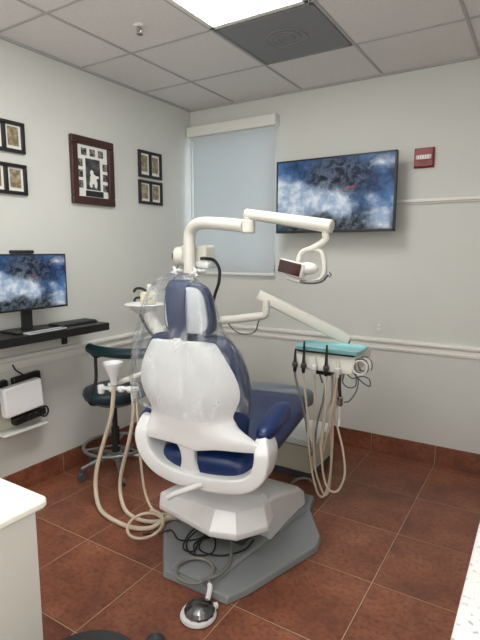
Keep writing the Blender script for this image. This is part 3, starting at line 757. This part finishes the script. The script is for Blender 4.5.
# yoke loop around the reflector
LC = Vector((1.75, -1.30, 1.445))
bm = B()
loop = [(-.065, 0, .03), (-.055, 0, .07), (-.02, 0, .095), (.03, 0, .095), (.065, 0, .075), (.078, 0, .02), (.075, 0, -.03), (.05, 0, -.058), (.0, -.01, -.068), (-.07, -.02, -.06), (-.11, -.02, -.048)]
tube(bm, [LC + Vector(p) for p in loop], .013, 10); wp('lamp_yoke', bm, M['offwhite'], lamp)
hq = Matrix.Rotation(R(32), 3, 'Z') @ Matrix.Rotation(R(-22), 3, 'Y')
bm = B(); add_box(bm, LC + Vector((-.085, -.03, .0)), (.145, .05, .075), Matrix.Rotation(R(12), 3, 'Y')); hdm = wp('lamp_head', bm, M['offwhite'], lamp, bevel=.008)
bm = B(); add_box(bm, LC + Vector((-.088, -.057, .003)), (.125, .006, .064), Matrix.Rotation(R(12), 3, 'Y'))
bmesh.ops.translate(bm, verts=bm.verts, vec=-lamp.matrix_basis.translation); o = obj('lamp_glass', bm, M['lampglass'], hdm, bevel=.002); o['label'] = 'dark red glass face'
bm = B(); sphere(bm, LC + Vector((-.01, -.01, .0)), .055, (1.1, .7, .6)); wp('reflector', bm, M['lensclear'], lamp)
bm = B(); tube(bm, [LC + Vector(p) for p in ((-.09, -.02, -.055), (.0, -.02, -.07), (.07, -.02, -.06), (.105, -.02, -.025), (.12, -.02, -.035))], .010, 10); wp('handle', bm, M['steel'], lamp)
# box with valves hung on the post
bxh = thing('control_head', 'white instrument box with black cable behind the lamp post', 'control box', (.88, -1.12, 1.40))
bm = B(); bx(bm, .80, 1.0, -1.17, -1.05, 1.445, 1.57); wp('housing', bm, M['offwhite'], bxh, bevel=.02, bseg=3)
bm = B(); bx(bm, .86, 1.02, -1.175, -1.06, 1.425, 1.47); wp('lower_housing', bm, M['white'], bxh, bevel=.012)
bm = B(); cyl(bm, (.81, -1.12, 1.50), (.745, -1.14, 1.50), .062, .058, 24); wp('round_end', bm, M['offwhite'], bxh, bevel=.008)
bm = B(); cyl(bm, (.747, -1.14, 1.50), (.725, -1.148, 1.50), .024); wp('end_knob', bm, M['black'], bxh, bevel=.004)
for x in (.838, .992):
    bm = B()
    for a in range(4): tube(bm, [(x, -1.26, 1.41), (x + .03 * math.cos(a * PI / 2 + .4), -1.265, 1.41 + .03 * math.sin(a * PI / 2 + .4))], .009, 8, smooth=False)
    cyl(bm, (x, -1.275, 1.41), (x, -1.17, 1.41), .012); wp('valve_handle', bm, M['white'], bxh)
bm = B(); tube(bm, [(.972, -1.182, 1.487), (1.0, -1.17, 1.488), (1.03, -1.12, 1.475), (1.055, -1.10, 1.42), (1.05, -1.10, 1.34), (1.02, -1.1, 1.26), (.99, -1.1, 1.15), (.96, -1.08, 1.02), (.95, -1.06, .968)], .010, 10); wp('cable', bm, M['black'], bxh)
bm = B(); tube(bm, [(.77, -1.15, 1.44), (.745, -1.16, 1.38), (.76, -1.17, 1.30), (.80, -1.18, 1.2), (.83, -1.17, .957)], .004, 6); wp('thin_cable', bm, M['ghose'], bxh)

# ------------------------------------------------------------------ delivery unit with its arm
dl = thing('delivery_unit', 'ivory instrument console on a jointed arm over the toe of the chair', 'instrument console', (1.7, -.9, .82))
bm = B(); tube(bm, [(.935, -1.0, .957), (.945, -1.0, 1.03), (1.0, -1.0, 1.083), (1.1, -1.0, 1.10), (1.29, -1.0, 1.133)], .026, 14); wp('lower_arm', bm, M['offwhite'], dl)
bm = B(); tube(bm, [(1.29, -1.0, 1.133), (1.325, -1.0, 1.145), (1.332, -1.0, 1.18), (1.332, -1.0, 1.235)], .024, 14); wp('arm_elbow', bm, M['offwhite'], dl)
bm = B()
p0, p1 = Vector((1.275, -1.0, 1.268)), Vector((1.778, -.755, .992)); d = (p1 - p0).normalized(); xs = d.cross(Vector((0, 0, 1))).normalized(); ys = xs.cross(d)
loft(bm, [superring(p0, xs, ys, .028, .030, 5, 20), superring(p0 + (p1 - p0) * .1, xs, ys, .03, .034, 5, 20), superring(p1 - (p1 - p0) * .15, xs, ys, .032, .036, 5, 20), superring(p1, xs, ys, .032, .030, 5, 20)])
wp('spring_arm', bm, M['offwhite'], dl, bevel=.006)
bm = B(); cyl(bm, (1.762, -.75, .944), (1.762, -.75, 1.0), .02); wp('arm_pivot', bm, M['dgrey'], dl)
bm = B(); prof = [(-1.03, .845), (-1.03, .875), (-.995, .925), (-.97, .945), (-.705, .945), (-.705, .86)]
loft(bm, [[Vector((x, p[0], p[1])) for p in prof] for x in (1.525, 1.90)]); wp('console_body', bm, M['offwhite'], dl, bevel=.008)
bm = B(); bx(bm, 1.535, 1.895, -1.0, -.80, .942, .954); wp('tray_mat', bm, M['black'], dl, bevel=.003)
bm = B(); bx(bm, 1.68, 1.77, -1.03, -.95, .825, .847); wp('lower_box', bm, M['black'], dl, bevel=.003)
bm = B(); tube(bm, [(1.70, -1.02, .83), (1.71, -1.02, .80), (1.72, -1.02, .775)], .005, 6); wp('toggle', bm, M['black'], dl)
t = thing('instrument_tray', 'turquoise instrument tray lying on top of the delivery console', 'tray', (1.72, -.88, .955))
bm = B()
def rr(x0, x1, y0, y1, r, z): 
    out = []
    for cx, cy, a0 in ((x1 - r, y1 - r, 0), (x0 + r, y1 - r, 90), (x0 + r, y0 + r, 180), (x1 - r, y0 + r, 270)):
        for k in range(5): out.append(Vector((cx + r * math.cos(R(a0 + k * 22.5)), cy + r * math.sin(R(a0 + k * 22.5)), z)))
    return out
loft(bm, [rr(1.545, 1.915, -1.015, -.805, .02, .9555), rr(1.535, 1.925, -1.025, -.795, .03, .978), rr(1.543, 1.917, -1.017, -.803, .025, .978), rr(1.552, 1.908, -1.008, -.812, .02, .964)])
wp('tray', bm, M['tray'], t)
# five hanging instruments, each with its hose
spec = [
    (1.555, 'black', .05, [(1.558, .78), (1.585, .68), (1.61, .58), (1.63, .46), (1.65, .36), (1.64, .30)], 'short black instrument, nearest the toe cushion, hanging from the console'),
    (1.610, 'black', .10, [(1.615, .76), (1.63, .66), (1.645, .52), (1.65, .40), (1.68, .22), (1.72, .10)], 'tall black handpiece second from the toe cushion on the console'),
    (1.680, 'white', .02, [(1.68, .76), (1.675, .60), (1.67, .42), (1.68, .24), (1.705, .14), (1.735, .075)], 'white-tipped instrument in the middle of the console, hose to the floor'),
    (1.750, 'black', .09, [(1.752, .76), (1.755, .62), (1.745, .48), (1.745, .34), (1.765, .22), (1.80, .16)], 'tall black handpiece in front of the small black box on the console'),
    (1.820, 'white', .02, [(1.81, .76), (1.79, .64), (1.765, .50), (1.745, .40), (1.73, .34)], 'white-tipped instrument beside the wire bundle, looped hose'),
]
YB = [.04, .0, .06, -.03, .02]
RET = [[(1.655, -.97, .34), (1.66, -.94, .50), (1.69, -.92, .66), (1.70, -.90, .843)],
       [(1.745, -1.0, .085), (1.755, -.95, .20), (1.745, -.90, .40), (1.73, -.88, .62), (1.72, -.87, .843)],
       [(1.748, -.95, .09), (1.74, -.90, .22), (1.72, -.865, .42), (1.745, -.85, .62), (1.75, -.84, .843)],
       [(1.845, -1.05, .16), (1.87, -1.02, .25), (1.845, -.99, .38), (1.79, -.97, .55), (1.77, -.96, .70), (1.775, -.93, .843)],
       [(1.715, -1.0, .33), (1.70, -.98, .42), (1.715, -.94, .58), (1.77, -.91, .72), (1.80, -.88, .843)]]
for i, (x, kind, up, pts, label) in enumerate(spec):
    h = thing('dental_handpiece', label, 'handpiece', (x, -1.045, .84), group='instruments hanging from the console')
    m1 = M['black'] if kind == 'black' else M['offwhite']
    yy = -1.047
    bm = B(); lathe(bm, [(.006, -.03), (.010, -.025), (.012, .0), (.011, .03), (.009, .05), (.007, .055 + up * .6), (.005, .06 + up)], (x, yy, .855), axis=(0, .04, 1)); wp('body', bm, m1, h)
    bm = B(); lathe(bm, [(.014, -.012), (.017, -.008), (.017, .012), (.013, .016)], (x, yy, .868)); wp('collar', bm, M['dgrey'] if kind == 'black' else M['white'], h)
    pp = [(x, yy, .83)] + [(px, -1.045 + YB[i] * (j + 1) / len(pts), z) for j, (px, z) in enumerate(pts)]
    lx, ly, lz = pp[-1]
    pp += RET[i]
    bm = B(); tube(bm, pp, .0066, 8, n=7); wp('hose', bm, M['hose'] if i != 0 else M['ghose'], h)
t = thing('hanging_suction_tip', 'black hose with a silver tip and thin white end hanging from the console', 'suction tip', (1.845, -1.04, .6))
bm = B(); tube(bm, [(1.828, -1.04, .842), (1.832, -1.045, .78), (1.838, -1.045, .715)], .010, 8); wp('hose', bm, M['black'], t)
bm = B(); lathe(bm, [(.012, .03), (.018, .025), (.018, .012), (.016, .008), (.016, -.02), (.012, -.026)], (1.838, -1.045, .69)); wp('tip', bm, M['chrome'], t)
bm = B(); cyl(bm, (1.838, -1.045, .67), (1.838, -1.045, .585), .0025); cyl(bm, (1.838, -1.045, .585), (1.838, -1.045, .545), .007); wp('thin_end', bm, M['white'], t)
t = thing('wire_bundle', 'bundle of grey wires and clear tubing at the end of the console', 'wire bundle', (1.95, -.97, .84))
for k in range(7):
    bm = B(); torus(bm, (1.935 + .006 * (k % 3), -.985 + .012 * k - .03, .893 + .006 * (k % 2)), .038 + .003 * (k % 3), .0045, (0.2 * (k % 3) - .2, 1, .15 * (k % 4) - .2), seg=28, s2=6); wp('coil', bm, M['chrome'] if k % 2 else M['lensclear'], t)
for pts in ([(1.86, -1.02, .85), (1.90, -1.03, .83), (1.95, -1.02, .845), (1.985, -1.0, .83), (1.99, -1.0, .79), (1.95, -1.01, .81), (1.90, -1.0, .85)],
            [(1.90, -1.0, .85), (1.93, -1.02, .82), (1.925, -1.03, .76), (1.89, -1.04, .70), (1.86, -1.045, .69)],
            [(1.85, -1.02, .85), (1.845, -1.03, .80), (1.88, -1.035, .775), (1.92, -1.03, .79), (1.91, -1.0, .85)]):
    bm = B(); tube(bm, pts, .0035, 6); wp('wire', bm, M['dgrey'], t)
# thin cable sagging under the delivery arm
t = thing('sagging_cable', 'thin dark cable sagging below the console arm in front of the chair rail', 'cable', (1.1, -1.0, 1.0))
bm = B(); tube(bm, [(1.05, -1.0, 1.075), (1.09, -1.0, 1.035), (1.16, -1.0, 1.01), (1.25, -1.0, 1.03), (1.28, -1.0, 1.10), (1.30, -1.0, 1.115)], .004, 6); wp('cable', bm, M['dgrey'], t)

# floor junction cabinet beyond the chair
t = thing('junction_cabinet', 'low beige utility cabinet with white lid on the floor beyond the chair', 'cabinet', (1.41, -.6, 0))
bm = B(); bx(bm, 1.14, 1.535, -.74, -.36, .055, .235); wp('housing', bm, M['beige'], t, bevel=.006)
bm = B(); bx(bm, 1.15, 1.525, -.73, -.37, 0, .055); wp('plinth', bm, M['dgrey'], t)
bm = B(); bx(bm, 1.145, 1.53, -.735, -.365, .234, .242); wp('seam', bm, M['black'], t)
bm = B(); bx(bm, 1.13, 1.545, -.75, -.35, .242, .285); wp('lid', bm, M['white'], t, bevel=.008)
t = thing('floor_tube', 'short grey tube arching over the floor beside the utility cabinet', 'tube', (1.5, -.9, 0))
bm = B(); tube(bm, [(1.50, -1.0, .01), (1.48, -.93, .04), (1.49, -.86, .055), (1.54, -.80, .05), (1.60, -.78, .01)], .009, 8); wp('tube', bm, M['ghose'], t)

# ------------------------------------------------------------------ assistant side: arm, funnel, hoses
t = thing('valve_holder', 'ivory holder arm with white valve holders left of the chair', 'holder arm', (.7, -1.55, .7))
bm = B(); tube(bm, [(.85, -1.298, .74), (.84, -1.40, .80), (.80, -1.50, .815), (.70, -1.54, .775), (.56, -1.56, .715)], .016, 12); wp('arm', bm, M['offwhite'], t)
bm = B(); cyl(bm, (.52, -1.585, .700), (.80, -1.575, .735), .013)
for x in (.58, .655, .73): cyl(bm, (x, -1.583, .6965 + (x - .52) * .125), (x + .03, -1.582, .7003 + (x - .52) * .125), .02)
wp('valve_bar', bm, M['white'], t, bevel=.003)
bm = B(); cyl(bm, (.505, -1.59, .665), (.505, -1.59, .72), .021); wp('valve_cap', bm, M['white'], t, bevel=.006)
bm = B(); cyl(bm, (.56, -1.56, .73), (.56, -1.56, .70), .02); wp('arm_end', bm, M['white'], t, bevel=.004)
t = thing('suction_funnel', 'white funnel cup on top of a long tan hose left of the chair', 'funnel', (.64, -1.61, .76))
bm = B(); lathe(bm, [(.012, -.125), (.019, -.12), (.021, -.085), (.028, -.07), (.05, -.012), (.057, .0), (.057, .014), (.052, .014), (.046, -.005), (.02, -.06), (.001, -.062)], (.638, -1.61, .868)); wp('cup', bm, M['white'], t)
bm = B(); tube(bm, [(.637, -1.61, .80), (.635, -1.612, .70), (.615, -1.62, .55), (.565, -1.64, .38), (.53, -1.67, .22), (.545, -1.70, .10), (.63, -1.75, .025), (.76, -1.785, .014), (.92, -1.79, .014), (1.02, -1.74, .016), (1.075, -1.67, .052), (1.14, -1.61, .055)], .013, 12); wp('hose', bm, M['hose'], t)
t = thing('suction_hose', 'tan hose hanging from the valve bar, nearer the chair than the funnel', 'hose', (.76, -1.58, .7))
bm = B(); lathe(bm, [(.010, -.06), (.014, -.05), (.017, .0), (.017, .02), (.010, .025)], (.765, -1.58, .715)); wp('holder_end', bm, M['offwhite'], t)
bm = B(); tube(bm, [(.765, -1.58, .67), (.76, -1.585, .55), (.73, -1.595, .40), (.685, -1.60, .26), (.66, -1.61, .13), (.70, -1.64, .04), (.80, -1.69, .014), (.93, -1.705, .014), (1.02, -1.66, .018), (1.075, -1.60, .05), (1.14, -1.555, .055)], .012, 12); wp('hose', bm, M['hose'], t)
t = thing('air_hose', 'thin pale hose hanging straight down beside the chair back, coiled on the floor', 'hose', (.8, -1.6, .7))
bm = B(); tube(bm, [(.80, -1.60, .745), (.812, -1.60, .62), (.818, -1.60, .45), (.83, -1.60, .28), (.855, -1.60, .12), (.93, -1.615, .035), (1.02, -1.60, .03), (1.08, -1.55, .05), (1.14, -1.51, .05)], .0075, 10); wp('hanging_length', bm, M['hose'], t)
bm = B()
pts = []
for k in range(26):
    a = k / 25 * 2 * PI * 1.25 + .4
    pts.append((1.045 + .1 * math.cos(a), -1.805 + .09 * math.sin(a), .064 + .025 * math.sin(a) + .0008 * k))
tube(bm, pts, .008, 10, n=3); wp('coil', bm, M['hose'], t)

# ------------------------------------------------------------------ foot control and cables
fx, fy = 1.63, -2.115
t = thing('foot_control', 'round chrome foot control with white rim on the floor before the chair', 'foot control', (fx, fy, 0))
bm = B(); lathe(bm, [(.055, .002), (.074, .002), (.078, .010), (.074, .02), (.06, .024), (.055, .016)], (fx, fy, 0)); wp('rim', bm, M['white'], t)
bm = B(); rings = []
for r_, h in ((.064, .018), (.064, .034), (.055, .046), (.035, .056), (.012, .061), (.001, .062)):
    rings.append([Vector((fx + .004 + math.cos(2 * PI * k / 48) * r_ * (1 + (.02 if k % 4 < 2 else -.01) * (r_ > .02)), fy + .004 + math.sin(2 * PI * k / 48) * r_ * (1 + (.02 if k % 4 < 2 else -.01) * (r_ > .02)), h)) for k in range(48)])
loft(bm, rings); wp('dome', bm, M['dome'], t, angle=25)
bm = B(); tube(bm, [(1.625, -2.05, .014), (1.615, -2.01, .048), (1.60, -1.99, .06)], .012, 10); tube(bm, [(1.655, -2.06, .018), (1.672, -2.035, .016)], .014, 10); wp('connector', bm, M['white'], t)
bm = B(); pts = [(1.61, -1.99, .062)]
for k in range(16):
    a = -0.3 - k / 15 * 2 * PI * 1.05; pts.append((1.49 + .09 * math.cos(a), -1.955 + .085 * math.sin(a), .062 + .0006 * k))
pts += [(1.60, -1.93, .065), (1.60, -1.84, .062), (1.56, -1.75, .064), (1.50, -1.672, .10)]
tube(bm, pts, .0085, 10, n=5); wp('cord', bm, M['ghose'], t)
t = thing('cable_tangle', 'tangle of thin black cables on the grey floor plate under the chair', 'cable', (1.35, -1.8, .05))
rnd = random.Random(5)
runs = [[(1.02, -1.80, .01), (1.10, -1.76, .02), (1.17, -1.74, .05), (1.28, -1.80, .062), (1.36, -1.72, .062), (1.36, -1.668, .10)],
        [(1.36, -1.668, .12), (1.31, -1.78, .062), (1.40, -1.86, .062), (1.48, -1.80, .062), (1.42, -1.70, .07), (1.36, -1.78, .062), (1.42, -1.86, .064)],
        [(1.40, -1.668, .12), (1.40, -1.80, .062), (1.52, -1.80, .062), (1.60, -1.70, .062), (1.60, -1.60, .062)],
        [(1.38, -1.668, .12), (1.28, -1.70, .064), (1.33, -1.84, .062), (1.40, -1.84, .066), (1.37, -1.74, .066), (1.46, -1.66, .1)]]
for r_ in runs:
    bm = B(); tube(bm, r_, .0042, 6); wp('strand', bm, M['blackm'], t)
t = thing('thin_wire', 'thin dark cord hanging behind the left arm of the chair', 'cord', (1.1, -1.5, .3))
bm = B(); tube(bm, [(1.02, -1.45, .62), (1.0, -1.46, .45), (.99, -1.47, .32), (1.02, -1.49, .2), (1.09, -1.52, .10), (1.18, -1.55, .056)], .005, 6); wp('cord', bm, M['blackm'], t)

# ------------------------------------------------------------------ stools
SX, SY = .305, -1.30
st = thing('assistant_stool', 'dark teal assistant stool with arched back bar and foot ring', 'stool', (SX, SY, 0))
bm = B(); lathe(bm, [(.06, -.05), (.17, -.048), (.205, -.03), (.215, .0), (.205, .028), (.17, .04), (.001, .045)], (SX + .012, SY, .575), seg=40); wp('seat', bm, M['teal'], st)
bm = B(); lathe(bm, [(.05, 0), (.13, .0), (.14, .02), (.05, .03)], (SX + .012, SY, .50)); wp('seat_plate', bm, M['steel'], st)
bm = B(); cyl(bm, (SX, SY, .12), (SX, SY, .32), .028); cyl(bm, (SX, SY, .3), (SX, SY, .51), .018); wp('gas_column', bm, M['blackm'], st)
bm = B(); tube(bm, [(.195, -1.41, .893), (.28, -1.44, .888), (.40, -1.45, .888), (.54, -1.44, .892), (.66, -1.40, .898), (.73, -1.34, .90)], lambda s: .034 * min(1, .55 + 6 * min(s, 1 - s)), 16); wp('back_bar', bm, M['teal'], st)
bm = B(); tube(bm, [(.30, -1.445, .865), (.30, -1.445, .80), (.30, -1.45, .68), (.30, -1.50, .60), (.30, -1.50, .54), (.31, -1.40, .515)], .011, 10); tube(bm, [(.24, -1.43, .86), (.30, -1.445, .845), (.36, -1.45, .86)], .009, 8); wp('back_support', bm, M['blackm'], st)
bm = B(); torus(bm, (SX, SY, .19), .215, .012); 
for a in range(3): tube(bm, [(SX + .02 * math.cos(a * 2.1), SY + .02 * math.sin(a * 2.1), .19), (SX + .215 * math.cos(a * 2.1), SY + .215 * math.sin(a * 2.1), .19)], .008, 8, smooth=False)
wp('foot_ring', bm, M['steel'], st)
bm = B(); lathe(bm, [(.03, .0), (.045, .01), (.045, .05), (.03, .06)], (SX, SY, .085)); wp('hub', bm, M['steel'], st)
a0 = math.atan2(-1.56 - SY, .216 - SX)
for k in range(5):
    a = a0 + k * 2 * PI / 5; c, s = math.cos(a), math.sin(a)
    bm = B(); tube(bm, [(SX + .03 * c, SY + .03 * s, .12), (SX + .15 * c, SY + .15 * s, .105), (SX + .25 * c, SY + .25 * s, .082)], lambda q: .021 - .006 * q, 10, smooth=False); lg = wp('base_leg', bm, M['steel'], st)
    bm = B(); q = Vector((SX + .25 * c, SY + .25 * s, .029)); dd = Vector((-s, c, 0))
    cyl(bm, q - dd * .022, q - dd * .004, .028); cyl(bm, q + dd * .004, q + dd * .022, .028); cyl(bm, q, q + Vector((0, 0, .055)), .010)
    bmesh.ops.translate(bm, verts=bm.verts, vec=-st.matrix_basis.translation); obj('caster', bm, M['dgrey'], lg, bevel=.004)
FX, FY = 1.872, -2.905
st = thing('operator_stool', 'black round stool seat beside the cream countertop, cut off at the bottom', 'stool', (FX, FY, 0))
bm = B(); lathe(bm, [(.06, -.05), (.13, -.048), (.148, -.03), (.155, -.005), (.147, .015), (.12, .026), (.001, .03)], (FX, FY, .478), seg=40); wp('seat', bm, M['blackm'], st)
bm = B(); cyl(bm, (FX, FY, .10), (FX, FY, .43), .025); wp('gas_column', bm, M['steel'], st)
bm = B(); tube(bm, [(FX + .19, FY - .16, .55), (FX + .21, FY - .02, .55), (FX + .16, FY + .09, .55), (FX + .115, FY + .13, .55)], lambda s: .028 * min(1, .6 + 6 * min(s, 1 - s)), 14); bb = wp('back_bar', bm, M['blackm'], st)
bm = B(); tube(bm, [(FX + .20, FY - .02, .61), (FX + .21, FY - .02, .5), (FX + .1, FY - .01, .43)], .010, 8); wp('back_support', bm, M['steel'], st)
for k in range(5):
    a = k * 2 * PI / 5 + .3; c, s = math.cos(a), math.sin(a)
    bm = B(); tube(bm, [(FX + .02 * c, FY + .02 * s, .11), (FX + .22 * c, FY + .22 * s, .075)], .017, 10, smooth=False); lg = wp('base_leg', bm, M['steel'], st)
    bm = B(); q = Vector((FX + .22 * c, FY + .22 * s, .028)); dd = Vector((-s, c, 0))
    cyl(bm, q - dd * .02, q + dd * .02, .027); cyl(bm, q, q + Vector((0, 0, .05)), .009)
    bmesh.ops.translate(bm, verts=bm.verts, vec=-st.matrix_basis.translation); obj('caster', bm, M['dgrey'], lg, bevel=.004)

# ------------------------------------------------------------------ added fill lights without fixtures, light outside, view
def area(name, loc, rot, sx, sy, power, col):
    l = bpy.data.lights.new(name, 'AREA'); l.shape = 'RECTANGLE'; l.size = sx; l.size_y = sy; l.energy = power; l.color = col
    o = bpy.data.objects.new(name, l); COL.objects.link(o); o.location = loc; o.rotation_euler = rot; return o
area('side_fill', (RX - .05, -4.3, 1.75), (0, R(90), 0), 1.5, 2.0, 37, (1.0, .985, .96))  # unseen fill added to brighten the left wall and counter
area('rear_fill', (1.0, RY + .05, 1.6), (R(90), 0, 0), 1.9, 1.6, 22, (1.0, .985, .96))  # unseen fill added behind the camera to brighten the chair back

w = bpy.data.worlds.new('world'); SC.world = w; w.use_nodes = True
w.node_tree.nodes['Background'].inputs[0].default_value = (0.86, 0.96, 1.0, 1); w.node_tree.nodes['Background'].inputs[1].default_value = 6.0
SC.view_settings.view_transform = 'Standard'
SC.view_settings.look = 'None'
SC.view_settings.exposure = 0.0
SC.cycles.max_bounces = 10; SC.cycles.transparent_max_bounces = 12
SC.cycles.use_denoising = True
